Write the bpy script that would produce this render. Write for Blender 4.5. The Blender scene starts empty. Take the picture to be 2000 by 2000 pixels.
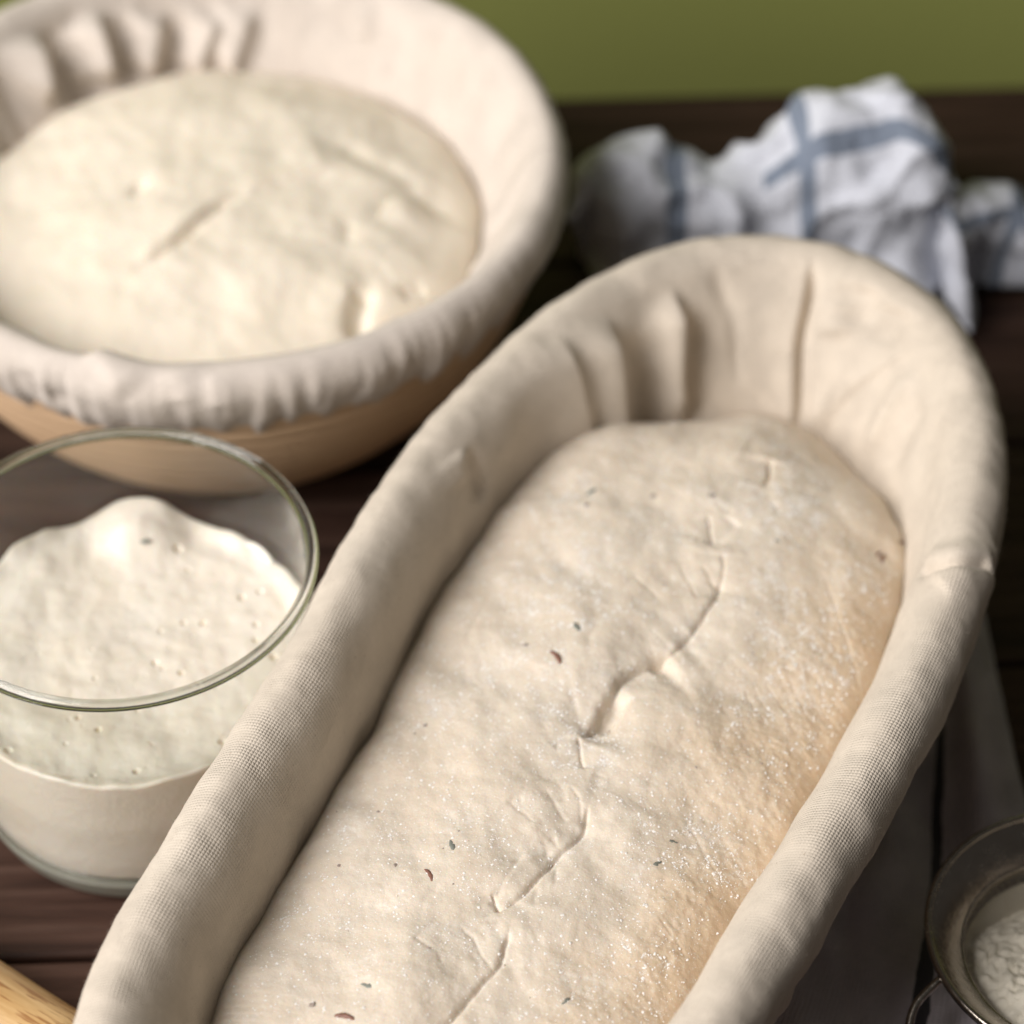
import bpy, math, random
import numpy as np

# ------------------------------------------------------------------ camera, world, light, exposure
scene = bpy.context.scene
COL = scene.collection
F_PX, DEP, CAM_H = 5671.0, math.radians(44.0), 0.61      # focal length in photo pixels, downward tilt, height

cam_data = bpy.data.cameras.new("camera")
cam = bpy.data.objects.new("camera", cam_data)
COL.objects.link(cam)
cam.location = (0, 0, CAM_H)
cam.rotation_euler = (math.pi / 2 - DEP, 0, 0)
cam_data.sensor_width = 36
cam_data.lens = 36 * F_PX / 2000
cam_data.clip_start, cam_data.clip_end = 0.01, 50
cam_data.dof.use_dof = True
cam_data.dof.focus_distance = 0.688
cam_data.dof.aperture_fstop = 7.4
scene.camera = cam

world = bpy.data.worlds.new("World")
scene.world = world
world.use_nodes = True
bg = world.node_tree.nodes["Background"]
bg.inputs[0].default_value = (1.0, 0.93, 0.87, 1)
bg.inputs[1].default_value = 0.062

def area_lamp(name, loc, aim, sx, sy, power, color):
    d = bpy.data.lights.new(name, 'AREA')
    d.shape = 'RECTANGLE'; d.size = sx; d.size_y = sy
    d.energy = power; d.color = color
    o = bpy.data.objects.new(name, d); COL.objects.link(o)
    o.location = loc
    v = np.array(aim, float) - np.array(loc, float)
    from mathutils import Vector
    o.rotation_euler = Vector(v).to_track_quat('-Z', 'Y').to_euler()
    return o
area_lamp("window_light", (-1.22, -0.12, 1.22), (0.0, 0.56, 0.06), 1.3, 1.3, 57, (1.0, 0.955, 0.925))

scene.view_settings.view_transform = 'Standard'
scene.view_settings.look = 'None'
scene.view_settings.exposure = 0.0
scene.view_settings.gamma = 1.0
scene.view_settings.use_curve_mapping = False
scene.cycles.use_denoising = True
scene.cycles.max_bounces = 12
scene.cycles.transparent_max_bounces = 16
scene.cycles.transmission_bounces = 12

# ------------------------------------------------------------------ pixel <-> place
CD, SD = math.cos(DEP), math.sin(DEP)
def ray(x, y):
    u = (np.asarray(x, float) - 1000) / F_PX; v = -(np.asarray(y, float) - 1000) / F_PX
    return np.stack([u, CD + v * SD, -SD + v * CD], -1)
def at_z(x, y, z):                      # where the sight line through a photo pixel meets height z
    r = ray(x, y); t = (np.asarray(z, float) - CAM_H) / r[..., 2]
    p = r * t[..., None]; p[..., 2] += CAM_H
    return p
def at_y(x, y, Y):                      # where it meets the upright plane at depth Y
    r = ray(x, y); t = np.asarray(Y, float) / r[..., 1]
    p = r * t[..., None]; p[..., 2] += CAM_H
    return p
def project(p):
    d = np.asarray(p, float) - np.array([0, 0, CAM_H])
    Z = d[..., 1] * CD - d[..., 2] * SD; Y = d[..., 1] * SD + d[..., 2] * CD
    return np.stack([1000 + F_PX * d[..., 0] / Z, 1000 - F_PX * Y / Z], -1)
K = 2000 / 1932                          # the viewer showed the photo at 1932 px
def px(*pts): return np.array(pts, float) * K

# ------------------------------------------------------------------ noise
_rng = np.random.default_rng(7)
_perm = _rng.permutation(256); _perm = np.concatenate([_perm, _perm, _perm])
_grad = _rng.normal(size=(256, 3)); _grad /= np.linalg.norm(_grad, axis=1)[:, None]
def noise3(p):
    p = np.asarray(p, float); i = np.floor(p).astype(int); f = p - i
    w = f * f * f * (f * (f * 6 - 15) + 10); i &= 255
    out = 0
    for dx in (0, 1):
        for dy in (0, 1):
            for dz in (0, 1):
                h = _perm[_perm[_perm[(i[..., 0] + dx) & 255] + ((i[..., 1] + dy) & 255)] + ((i[..., 2] + dz) & 255)] & 255
                g = _grad[h]
                d = g[..., 0] * (f[..., 0] - dx) + g[..., 1] * (f[..., 1] - dy) + g[..., 2] * (f[..., 2] - dz)
                out = out + d * (w[..., 0] if dx else 1 - w[..., 0]) * (w[..., 1] if dy else 1 - w[..., 1]) * (w[..., 2] if dz else 1 - w[..., 2])
    return out * 1.6
def fbm(p, scale, octaves=3, gain=0.5):
    p = np.asarray(p, float) / scale; a = 1.0; s = 0
    for k in range(octaves):
        s = s + a * noise3(p + 13.7 * k); p = p * 2.03; a *= gain
    return s
def smooth(a, b, x):
    t = np.clip((np.asarray(x, float) - a) / (b - a), 0, 1); return t * t * (3 - 2 * t)

# ------------------------------------------------------------------ mesh helpers
def grid_faces(n, m, close_n=False, close_m=False):
    a = np.arange(n if close_n else n - 1); b = np.arange(m if close_m else m - 1)
    A, B = np.meshgrid(a, b, indexing='ij'); A2 = (A + 1) % n; B2 = (B + 1) % m
    return np.stack([A * m + B, A2 * m + B, A2 * m + B2, A * m + B2], -1).reshape(-1, 4)
def mesh_from(name, verts, faces, uv=None, smooth_shade=True):
    me = bpy.data.meshes.new(name)
    verts = np.asarray(verts, np.float32).reshape(-1, 3); faces = np.asarray(faces, np.int32)
    k = faces.shape[1]
    me.vertices.add(len(verts)); me.vertices.foreach_set("co", verts.ravel())
    me.loops.add(faces.size); me.loops.foreach_set("vertex_index", faces.ravel())
    me.polygons.add(len(faces))
    me.polygons.foreach_set("loop_start", np.arange(0, faces.size, k, dtype=np.int32))
    me.polygons.foreach_set("loop_total", np.full(len(faces), k, np.int32))
    me.polygons.foreach_set("use_smooth", np.full(len(faces), smooth_shade, bool))
    if uv is not None:
        l = me.uv_layers.new(name="UVMap")
        l.data.foreach_set("uv", np.asarray(uv, np.float32).reshape(-1, 2)[faces.ravel()].ravel())
    me.update(calc_edges=True); me.validate()
    return me
def obj(name, me, mat=None, parent=None, loc=None):
    o = bpy.data.objects.new(name, me); COL.objects.link(o)
    if mat is not None: me.materials.clear(); me.materials.append(mat)
    if parent is not None: o.parent = parent
    if loc is not None: o.location = loc
    return o
def tag(o, label=None, cat=None, group=None, kind=None):
    if label: o["label"] = label
    if cat: o["category"] = cat
    if group: o["group"] = group
    if kind: o["kind"] = kind
    return o
def empty(name, loc, label, cat, group=None):
    o = bpy.data.objects.new(name, None); COL.objects.link(o); o.location = loc
    o.empty_display_size = 0.02
    return tag(o, label, cat, group)
def lathe(profile, n=128, closed=True, center=(0, 0, 0)):
    prof = np.asarray(profile, float); t = np.linspace(0, 2 * np.pi, n, endpoint=False)
    v = np.stack([np.cos(t)[:, None] * prof[None, :, 0], np.sin(t)[:, None] * prof[None, :, 0], np.broadcast_to(prof[None, :, 1], (n, len(prof)))], -1)
    v = v + np.array(center)
    return v.reshape(-1, 3), grid_faces(n, len(prof), True, closed)
def tube(path, r, n=8, close=False):
    path = np.asarray(path, float); m = len(path)
    T = np.gradient(path, axis=0)
    if close: T = np.roll(path, -1, 0) - np.roll(path, 1, 0)
    T /= np.linalg.norm(T, axis=1)[:, None] + 1e-12
    up = np.array([0.13, 0.21, 0.97]); Nn = np.cross(T, up); Nn /= np.linalg.norm(Nn, axis=1)[:, None] + 1e-12
    B = np.cross(T, Nn); a = np.linspace(0, 2 * np.pi, n, endpoint=False)
    r = np.broadcast_to(np.asarray(r, float), (m,))
    v = path[:, None] + r[:, None, None] * (np.cos(a)[None, :, None] * Nn[:, None] + np.sin(a)[None, :, None] * B[:, None])
    return v.reshape(-1, 3), grid_faces(m, n, close, True)
def catmull(P, n):
    P = np.asarray(P, float); t = np.linspace(0, len(P) - 1, n); i = np.clip(np.floor(t).astype(int), 0, len(P) - 2); f = (t - i)
    g = lambda k: P[np.clip(i + k, 0, len(P) - 1)]
    f = f.reshape((-1,) + (1,) * (P.ndim - 1))
    return 0.5 * (2 * g(0) + (g(1) - g(-1)) * f + (2 * g(-1) - 5 * g(0) + 4 * g(1) - g(2)) * f ** 2 + (3 * g(0) - g(-1) - 3 * g(1) + g(2)) * f ** 3)
def join(parts):
    V, Fc, o = [], [], 0
    for v, f in parts: V.append(v); Fc.append(f + o); o += len(v)
    return np.concatenate(V), np.concatenate(Fc)
def polydist(p, poly):                   # distance, side (+ right of travel) and position along an open polyline
    best = np.full(len(p), 1e9); side = np.zeros(len(p)); par = np.zeros(len(p)); L = 0
    segs = np.linalg.norm(np.diff(poly, axis=0), axis=1); tot = segs.sum()
    for a, b, sl in zip(poly[:-1], poly[1:], segs):
        d = b - a; t = np.clip(((p - a) @ d) / (d @ d), 0, 1); q = p - (a + t[:, None] * d); dd = np.hypot(q[:, 0], q[:, 1])
        s = -(d[0] * q[:, 1] - d[1] * q[:, 0]) / sl
        m = dd < best; best[m] = dd[m]; side[m] = np.sign(s[m]); par[m] = (L + t[m] * sl) / tot; L += sl
    return best, side, par
def grid_normals(G, close_n=True):
    if close_n: ds = np.roll(G, -1, 0) - np.roll(G, 1, 0)
    else: ds = np.gradient(G, axis=0)
    dw = np.gradient(G, axis=1)
    n = np.cross(dw, ds); return n / (np.linalg.norm(n, axis=2)[..., None] + 1e-12)

# ------------------------------------------------------------------ materials
class NT:
    def __init__(self, name):
        self.mat = bpy.data.materials.new(name); self.mat.use_nodes = True
        self.t = self.mat.node_tree; self.b = self.t.nodes["Principled BSDF"]; self.out = self.t.nodes["Material Output"]
    def n(self, kind, **kw):
        nd = self.t.nodes.new(kind)
        for k, v in kw.items(): setattr(nd, k, v)
        return nd
    def l(self, a, b): self.t.links.new(a, b)
    def set(self, sock, v):
        if hasattr(v, "links"): self.l(v, sock)
        else: sock.default_value = v
    def math(self, op, a, b=None, c=None, clamp=False):
        nd = self.n("ShaderNodeMath", operation=op, use_clamp=clamp)
        for s, v in zip(nd.inputs, (a, b, c)):
            if v is not None: self.set(s, v)
        return nd.outputs[0]
    def coord(self, out="Object"): return self.n("ShaderNodeTexCoord").outputs[out]
    def scaled(self, vec, s):
        nd = self.n("ShaderNodeMapping"); self.l(vec, nd.inputs[0]); nd.inputs["Scale"].default_value = s; return nd.outputs[0]
    def noise(self, vec, scale, detail=4, rough=0.5, dist=0.0):
        nd = self.n("ShaderNodeTexNoise"); self.l(vec, nd.inputs["Vector"])
        nd.inputs["Scale"].default_value = scale; nd.inputs["Detail"].default_value = detail
        nd.inputs["Roughness"].default_value = rough; nd.inputs["Distortion"].default_value = dist
        return nd.outputs[0]
    def ramp(self, fac, stops):
        nd = self.n("ShaderNodeValToRGB"); self.l(fac, nd.inputs[0]); e = nd.color_ramp.elements
        while len(e) < len(stops): e.new(0.5)
        for q, (pos, c) in zip(e, stops):
            q.position = pos; q.color = tuple(c) + (1,) if len(c) == 3 else c
        return nd.outputs[0]
    def mix(self, fac, a, b, blend='MIX'):
        nd = self.n("ShaderNodeMix", data_type='RGBA', blend_type=blend)
        self.set(nd.inputs[0], fac)
        for s, v in ((nd.inputs[6], a), (nd.inputs[7], b)):
            self.set(s, v if hasattr(v, "links") else tuple(v) + (1,))
        return nd.outputs[2]
    def bump(self, h, dist, strength=1.0, prev=None):
        nd = self.n("ShaderNodeBump"); self.l(h, nd.inputs["Height"]); nd.inputs["Distance"].default_value = dist
        nd.inputs["Strength"].default_value = strength
        if prev is not None: self.l(prev, nd.inputs["Normal"])
        return nd.outputs[0]
    def finish(self, color=None, rough=None, normal=None, **kw):
        if color is not None: self.set(self.b.inputs["Base Color"], color if hasattr(color, "links") else tuple(color) + (1,))
        if rough is not None: self.set(self.b.inputs["Roughness"], rough)
        if normal is not None: self.l(normal, self.b.inputs["Normal"])
        for k, v in kw.items(): self.set(self.b.inputs[k.replace("_", " ")], v)
        return self.mat

def weave_height(m, pitch, wobble=0.35):
    uv = m.coord("UV"); sep = m.n("ShaderNodeSeparateXYZ")
    nz = m.n("ShaderNodeTexNoise"); m.l(uv, nz.inputs["Vector"]); nz.inputs["Scale"].default_value = 0.16 / pitch; nz.inputs["Detail"].default_value = 2
    off = m.n("ShaderNodeVectorMath", operation='MULTIPLY_ADD'); m.l(nz.outputs["Color"], off.inputs[0])
    off.inputs[1].default_value = (pitch * wobble * 1.8,) * 3; m.l(uv, off.inputs[2])
    m.l(off.outputs[0], sep.inputs[0])
    k = math.pi / pitch
    sx = m.math('ABSOLUTE', m.math('SINE', m.math('MULTIPLY', sep.outputs[0], k))); sy = m.math('ABSOLUTE', m.math('SINE', m.math('MULTIPLY', sep.outputs[1], k * 1.04)))
    return m.math('POWER', m.math('MULTIPLY', sx, sy), 0.6), uv
def cloth_material(name, base, fleck, pitch, depth, stripes=None, stripe_color=None, rough=0.92):
    m = NT(name); h, uv = weave_height(m, pitch)
    th = m.noise(m.scaled(uv, (260, 2200, 1)), 1.0, 2); th2 = m.noise(m.scaled(uv, (2200, 240, 1)), 1.0, 2)
    col = m.mix(m.math('MULTIPLY', m.math('ADD', th, th2), 0.5), tuple(c * 0.80 for c in base), tuple(min(1, c * 1.17) for c in base))
    big = m.noise(uv, 28, 3); col = m.mix(m.ramp(big, [(0.35, (0, 0, 0)), (0.7, (1, 1, 1))]), col, m.mix(0.10, col, fleck))
    sp = m.noise(uv, 900, 1); col = m.mix(m.ramp(sp, [(0.72, (0, 0, 0)), (0.78, (0.7, 0.7, 0.7))]), col, fleck)
    if stripes:
        sep = m.n("ShaderNodeSeparateXYZ"); m.l(uv, sep.inputs[0]); mask = None
        wav = m.math('MULTIPLY_ADD', m.noise(uv, 120, 2), 0.002, -0.001)
        for axis, pos, wid, lo_, hi_ in stripes:
            d = m.math('ABSOLUTE', m.math('SUBTRACT', m.math('ADD', sep.outputs[axis], wav), pos))
            q = m.math('LESS_THAN', d, wid / 2); q = m.math('MULTIPLY', q, m.math('MULTIPLY', m.math('GREATER_THAN', sep.outputs[1 - axis], lo_), m.math('LESS_THAN', sep.outputs[1 - axis], hi_))); mask = q if mask is None else m.math('MAXIMUM', mask, q)
        col = m.mix(m.math('MULTIPLY', mask, 0.92), col, stripe_color)
    fuzz = m.noise(uv, 1500, 3, 0.6)
    wear = m.ramp(m.noise(uv, 70, 3, 0.6), [(0.34, (0.25, 0.25, 0.25)), (0.62, (1, 1, 1))]); h = m.math('MULTIPLY', h, wear)
    n1 = m.bump(h, depth, 1.0); n2 = m.bump(fuzz, depth * 0.5, 0.8, n1)
    return m.finish(col, rough, n2, Sheen_Weight=0.12, Sheen_Roughness=0.6, Specular_IOR_Level=0.15)

M = {}
M["linen"] = cloth_material("natural_linen", (0.68, 0.603, 0.507), (0.34, 0.25, 0.17), 0.00092, 0.00022)
M["linen_round"] = cloth_material("pale_linen", (0.69, 0.62, 0.555), (0.45, 0.36, 0.27), 0.0010, 0.0002)

def dough_material(name, pale, warm, dark, sss, warm_axis=None, film_amount=0.75):
    m = NT(name); co = m.coord("Object")
    a = m.noise(co, 45, 5, 0.55); b = m.noise(co, 160, 4, 0.6); c = m.noise(co, 900, 3, 0.6)
    col = m.mix(m.ramp(a, [(0.3, (0, 0, 0)), (0.75, (1, 1, 1))]), pale, tuple(0.75 * p + 0.25 * w for p, w in zip(pale, warm)))
    col = m.mix(m.ramp(b, [(0.52, (0, 0, 0)), (0.78, (0.35, 0.35, 0.35))]), col, dark)
    if warm_axis:
        at = m.n("ShaderNodeAttribute", attribute_name="dry"); d = at.outputs["Fac"]
        k = m.math('MULTIPLY', d, m.math('ADD', 0.35, m.math('ADD', m.math('MULTIPLY', b, 0.5), m.math('MULTIPLY', c, 0.6))), clamp=True)
        col = m.mix(k, col, warm)
        fl = m.math('MULTIPLY', m.ramp(c, [(0.56, (0, 0, 0)), (0.66, (1, 1, 1))]), m.math('MULTIPLY_ADD', d, 0.3, 0.22))
        col = m.mix(fl, col, (0.82, 0.77, 0.69))
        film = m.math('MULTIPLY', m.ramp(m.noise(co, 85, 5, 0.65), [(0.50, (0, 0, 0)), (0.68, (0.8, 0.8, 0.8))]), m.ramp(m.noise(co, 620, 3, 0.7), [(0.40, (0, 0, 0)), (0.62, (1, 1, 1))]))
        col = m.mix(m.math('MULTIPLY', film, film_amount), col, (0.86, 0.82, 0.75))
    n1 = m.bump(b, 0.0006, 0.4); n2 = m.bump(c, 0.00030, 0.5, n1)
    return m.finish(col, 0.52, n2, Subsurface_Weight=sss, Subsurface_Radius=(1.0, 0.55, 0.3), Subsurface_Scale=0.004, Specular_IOR_Level=0.4)
M["dough"] = dough_material("seeded_dough", (0.74, 0.655, 0.545), (0.70, 0.54, 0.37), (0.61, 0.545, 0.46), 0.3, True)
M["dough_round"] = dough_material("white_dough", (0.84, 0.765, 0.65), (0.82, 0.71, 0.53), (0.77, 0.67, 0.51), 0.3)
M["starter"] = dough_material("starter", (0.85, 0.79, 0.70), (0.62, 0.47, 0.25), (0.77, 0.69, 0.54), 0.3, True, 0.0)
M["dough_round"].node_tree.nodes["Principled BSDF"].inputs["Roughness"].default_value = 0.72
M["dough_round"].node_tree.nodes["Principled BSDF"].inputs["Specular IOR Level"].default_value = 0.2
M["starter"].node_tree.nodes["Principled BSDF"].inputs["Roughness"].default_value = 0.33

m = NT("flour"); M["flour"] = m.finish((0.90, 0.875, 0.83), 0.95)
m = NT("sifted_flour"); co = m.coord("Object")
M["sifted"] = m.finish(m.mix(m.noise(co, 300, 4), (0.80, 0.735, 0.60), (0.88, 0.83, 0.71)), 0.95, m.bump(m.noise(co, 1500, 3), 0.0004, 0.7))
m = NT("rosemary"); M["herb"] = m.finish((0.20, 0.21, 0.18), 0.7)
m = NT("seed_husk"); co = m.coord("Object"); M["husk"] = m.finish(m.mix(m.noise(co, 800), (0.13, 0.045, 0.035), (0.30, 0.16, 0.11)), 0.5)
m = NT("grey_seed"); M["grey_seed"] = m.finish((0.33, 0.27, 0.23), 0.7)

m = NT("dark_planks"); co = m.coord("Object"); oi = m.n("ShaderNodeObjectInfo")
off = m.n("ShaderNodeVectorMath", operation='MULTIPLY_ADD'); m.l(oi.outputs["Random"], off.inputs[0]); off.inputs[1].default_value = (9, 5, 3); m.l(co, off.inputs[2])
g1 = m.noise(m.scaled(off.outputs[0], (9, 190, 60)), 1.0, 6, 0.6, 0.6); g2 = m.noise(m.scaled(off.outputs[0], (40, 900, 200)), 1.0, 3, 0.6)
col = m.ramp(g1, [(0.30, (0.022, 0.010, 0.007)), (0.5, (0.080, 0.040, 0.028)), (0.68, (0.130, 0.075, 0.056))])
col = m.mix(m.ramp(g2, [(0.45, (0, 0, 0)), (0.75, (0.6, 0.6, 0.6))]), col, (0.035, 0.018, 0.012))
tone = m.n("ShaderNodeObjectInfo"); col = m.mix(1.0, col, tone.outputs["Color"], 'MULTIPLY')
M["plank"] = m.finish(col, 0.62, m.bump(m.math('ADD', g1, m.math('MULTIPLY', g2, 0.5)), 0.0007, 0.7), Specular_IOR_Level=0.22)
m = NT("green_paint"); co = m.coord("Object"); nz = m.noise(co, 6, 4)
M["green"] = m.finish(m.mix(nz, (0.235, 0.255, 0.066), (0.265, 0.285, 0.076)), 0.7, m.bump(m.noise(co, 220, 3), 0.0006, 0.4))
def cane(name, a, b):
    m = NT(name); co = m.coord("UV")
    g = m.noise(m.scaled(co, (30, 900, 1)), 1.0, 4, 0.6); f = m.noise(m.scaled(co, (14, 60, 1)), 1.0, 2)
    col = m.mix(g, a, b); col = m.mix(m.ramp(f, [(0.4, (0, 0, 0)), (0.7, (0.5, 0.5, 0.5))]), col, tuple(c * 0.7 for c in a))
    return m.finish(col, 0.5, m.bump(g, 0.0004, 0.6))
M["cane"] = cane("rattan_cane", (0.58, 0.38, 0.22), (0.72, 0.52, 0.34))
m = NT("pale_beech"); co = m.coord("Object")
g = m.noise(m.scaled(co, (25, 260, 260)), 1.0, 5, 0.6, 0.4); d = m.noise(m.scaled(co, (70, 900, 900)), 1.0, 2)
col = m.mix(m.ramp(g, [(0.35, (0, 0, 0)), (0.65, (1, 1, 1))]), (0.50, 0.29, 0.11), (0.70, 0.48, 0.235))
col = m.mix(m.ramp(d, [(0.58, (0, 0, 0)), (0.66, (0.75, 0.75, 0.75))]), col, (0.30, 0.125, 0.04))
M["beech"] = m.finish(col, 0.42, m.bump(d, 0.0002, 0.5))
# clear glass: thin wall (what passes through is not bent), and solid pieces
m = NT("glass_wall"); t = m.t; t.nodes.remove(m.b)
tr = m.n("ShaderNodeBsdfTransparent"); tr.inputs[0].default_value = (0.975, 0.985, 0.978, 1)
gl = m.n("ShaderNodeBsdfGlossy"); gl.inputs["Roughness"].default_value = 0.04
lw_ = m.n("ShaderNodeLayerWeight"); lw_.inputs["Blend"].default_value = 0.5
fac = m.math('MULTIPLY_ADD', m.math('POWER', lw_.outputs["Facing"], 4.0), 0.75, 0.03)
mx = m.n("ShaderNodeMixShader"); m.l(fac, mx.inputs[0]); m.l(tr.outputs[0], mx.inputs[1]); m.l(gl.outputs[0], mx.inputs[2]); m.l(mx.outputs[0], m.out.inputs[0])
M["glass_wall"] = m.mat
m = NT("glass_solid"); M["glass_solid"] = m.finish((0.985, 0.99, 0.988), 0.03, Transmission_Weight=1.0, IOR=1.47)
m = NT("glass_base"); m.finish((0.95, 0.98, 0.96), 0.03, Transmission_Weight=1.0, IOR=1.47)
df = m.n("ShaderNodeBsdfDiffuse"); df.inputs[0].default_value = (0.50, 0.50, 0.42, 1); mx = m.n("ShaderNodeMixShader"); mx.inputs[0].default_value = 0.42  # pale diffuse share paints in the starter's reflection inside the base
m.l(m.b.outputs[0], mx.inputs[1]); m.l(df.outputs[0], mx.inputs[2]); m.l(mx.outputs[0], m.out.inputs[0]); M["glass_base"] = m.mat
m = NT("steel"); co = m.coord("Object"); sc = m.noise(co, 260, 5, 0.65)
M["steel"] = m.finish(m.mix(sc, (0.27, 0.23, 0.19), (0.46, 0.42, 0.37)), m.math('MULTIPLY_ADD', sc, 0.25, 0.12), m.bump(m.noise(co, 700, 3), 0.0002, 0.5), Metallic=1.0)
m = NT("mesh_wire"); M["wire"] = m.finish((0.50, 0.47, 0.43), 0.35, Metallic=1.0)

# ------------------------------------------------------------------ setting: table of planks, green wall
table_rot = math.radians(2.5)
table = bpy.data.objects.new("table", None); COL.objects.link(table); tag(table, kind="structure")
table.location = (0.0, 0.8432, 0.0); table.rotation_euler = (0, 0, table_rot)
PW, PGAP, PT = 0.0934, 0.0016, 0.028
def plank_mesh():
    L, w, b = 0.75, (PW - PGAP) / 2, 0.0012
    prof = np.array([(-w, -PT), (-w, -b), (-w + b * 0.35, -b * 0.3), (-w + b, 0), (w - b, 0), (w - b * 0.35, -b * 0.3), (w, -b), (w, -PT)])
    xs = np.linspace(-L, L, 24)
    v = np.array([[(x, y, z) for y, z in prof] for x in xs])
    me = mesh_from("plank", v.reshape(-1, 3), grid_faces(len(xs), len(prof), False, True), smooth_shade=False)
    return me
pm = plank_mesh()
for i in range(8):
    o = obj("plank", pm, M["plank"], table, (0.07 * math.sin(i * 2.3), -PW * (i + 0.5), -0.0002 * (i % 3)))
    tn_ = (0.42, 0.5, 0.62, 0.8, 1.0, 0.9, 0.8, 0.95)[i]; o.color = (tn_, tn_, tn_, 1)  # boards toned darker towards the back, partly painting in weaker light there
wv = np.array([[(-0.75 + 0.05 * i, 0.0, -0.50 + 0.05 * j) for j in range(19)] for i in range(31)], float)  # wall cut to a low board so less green light bounces back
wall = obj("backdrop", mesh_from("backdrop", wv, grid_faces(31, 19)), M["green"], None, (0, 0.93, 0)); tag(wall, kind="structure")
wall.rotation_euler = (0, 0, table_rot)
sol = wall.modifiers.new("thickness", 'SOLIDIFY'); sol.thickness = 0.04; sol.offset = -1

# ------------------------------------------------------------------ outline of the long basket
FIT = (0.01963, 0.48337, 1.15199, 0.18596, 0.07931, 2.717)
def oval_outline(n=2400):
    cx, cy, ang, a, b, e = FIT; t = np.linspace(0, 2 * np.pi, n * 4, endpoint=False)
    u = a * np.sign(np.cos(t)) * np.abs(np.cos(t)) ** (2 / e); v = b * np.sign(np.sin(t)) * np.abs(np.sin(t)) ** (2 / e)
    d = np.array([math.cos(ang), math.sin(ang)]); q = np.array([-d[1], d[0]])
    P = np.array([cx, cy]) + u[:, None] * d + v[:, None] * q
    return resample(P, n)
def resample(P, n):
    Q = np.concatenate([P, P[:1]]); L = np.concatenate([[0], np.cumsum(np.linalg.norm(np.diff(Q, axis=0), axis=1))])
    s = np.linspace(0, L[-1], n, endpoint=False)
    return np.stack([np.interp(s, L, Q[:, k]) for k in range(2)], -1)
def normals2(P):
    T = np.roll(P, -1, 0) - np.roll(P, 1, 0); T /= np.linalg.norm(T, axis=1)[:, None]
    return np.stack([T[:, 1], -T[:, 0]], -1)         # outward for a counter-clockwise curve
def csmooth(a, sig):
    n = len(a); f = np.fft.rfft(a, axis=0); k = np.arange(f.shape[0]); g = np.exp(-0.5 * (2 * np.pi * k / n * sig) ** 2)
    return np.fft.irfft(f * (g if a.ndim == 1 else g[:, None]), n, axis=0)
RIM_Z = 0.082
EDGE = px((125, 1932), (200, 1750), (330, 1560), (400, 1430), (540, 1250), (600, 1100), (650, 1010), (720, 890), (860, 740), (960, 640), (1080, 545), (1200, 490), (1320, 462), (1470, 447), (1600, 470), (1700, 520), (1780, 590), (1850, 680), (1900, 800), (1910, 880), (1900, 960), (1875, 1100), (1840, 1210), (1790, 1330), (1720, 1460), (1640, 1600), (1540, 1760), (1440, 1932))
NS = 1400
C0 = oval_outline(NS); N0 = normals2(C0)
obs = at_z(EDGE[:, 0], EDGE[:, 1], RIM_Z)[:, :2]
num = np.zeros(NS); den = np.full(NS, 0.15)
for p in obs:
    i = np.argmin(np.linalg.norm(C0 - p, axis=1)); r = (p - C0[i]) @ N0[i]
    k = np.arange(NS); dd = np.minimum(abs(k - i), NS - abs(k - i)) * (0.86 / NS); w = np.exp(-0.5 * (dd / 0.018) ** 2); num += w * r; den += w
C1 = np.roll(resample(csmooth(C0 + (num / den)[:, None] * N0, 14), NS), NS // 2, axis=0); N1 = csmooth(normals2(C1), 10); N1 /= np.linalg.norm(N1, axis=1)[:, None]
SEG = np.linalg.norm(np.roll(C1, -1, 0) - C1, axis=1).mean(); S_ARC = np.arange(NS) * SEG
axis_d = np.array([math.cos(FIT[2]), math.sin(FIT[2])]); axis_q = np.array([-axis_d[1], axis_d[0]])
endness = smooth(0.45, 1.0, np.abs((C1 - np.array(FIT[:2])) @ axis_d) / FIT[3])      # 1 at the two ends, 0 along the sides

PROF = np.array([  # inward offset, height: hem, outside, over the rolled rim, down the inside, floor
    (0.0150, 0.030), (0.0105, 0.045), (0.0050, 0.060), (0.0015, 0.071), (0.0000, 0.079), (0.0022, 0.0855), (0.0085, 0.0892), (0.0150, 0.0862), (0.0192, 0.0795),
    (0.0215, 0.0705), (0.0232, 0.058), (0.0256, 0.044), (0.029, 0.030), (0.036, 0.018), (0.046, 0.0115), (0.052, 0.011)])
NW = 170
prof = catmull(PROF, 1200); pl = np.concatenate([[0], np.cumsum(np.linalg.norm(np.diff(prof, axis=0), axis=1))])
W_ARC = np.linspace(0, pl[-1], NW); prof = np.stack([np.interp(W_ARC, pl, prof[:, k]) for k in range(2)], -1)
W_CREST = W_ARC[np.argmax(prof[:, 1])]
inner = smooth(W_CREST + 0.004, W_CREST + 0.030, W_ARC)
def oval_surface(extra=0.0):
    d = prof[None, :, 0] + endness[:, None] * inner[None, :] * np.clip((0.084 - prof[None, :, 1]) * 0.30, 0, 1) + extra
    xy = C1[:, None, :] - d[..., None] * N1[:, None, :]
    return np.concatenate([xy, np.broadcast_to(prof[None, :, 1:2], (NS, NW, 1))], -1)
G = oval_surface(); GN = grid_normals(G)
if GN[0, np.argmax(prof[:, 1]), 2] < 0: GN = -GN
def locate(G, GN, pts, mask):                         # photo pixels -> (arc, profile) on the part of the surface that faces the camera
    P = project(G); view = np.array([0, 0, CAM_H]) - G
    ok = ((GN * view).sum(-1) > 0) & mask
    res = []
    for q in pts:
        dd = np.linalg.norm(P - q, axis=2); dd[~ok] = 1e9; res.append(np.unravel_index(np.argmin(dd), dd.shape))
    return np.array(res)
mask_in = np.broadcast_to((W_ARC > W_CREST - 0.004)[None, :], G.shape[:2])
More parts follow.
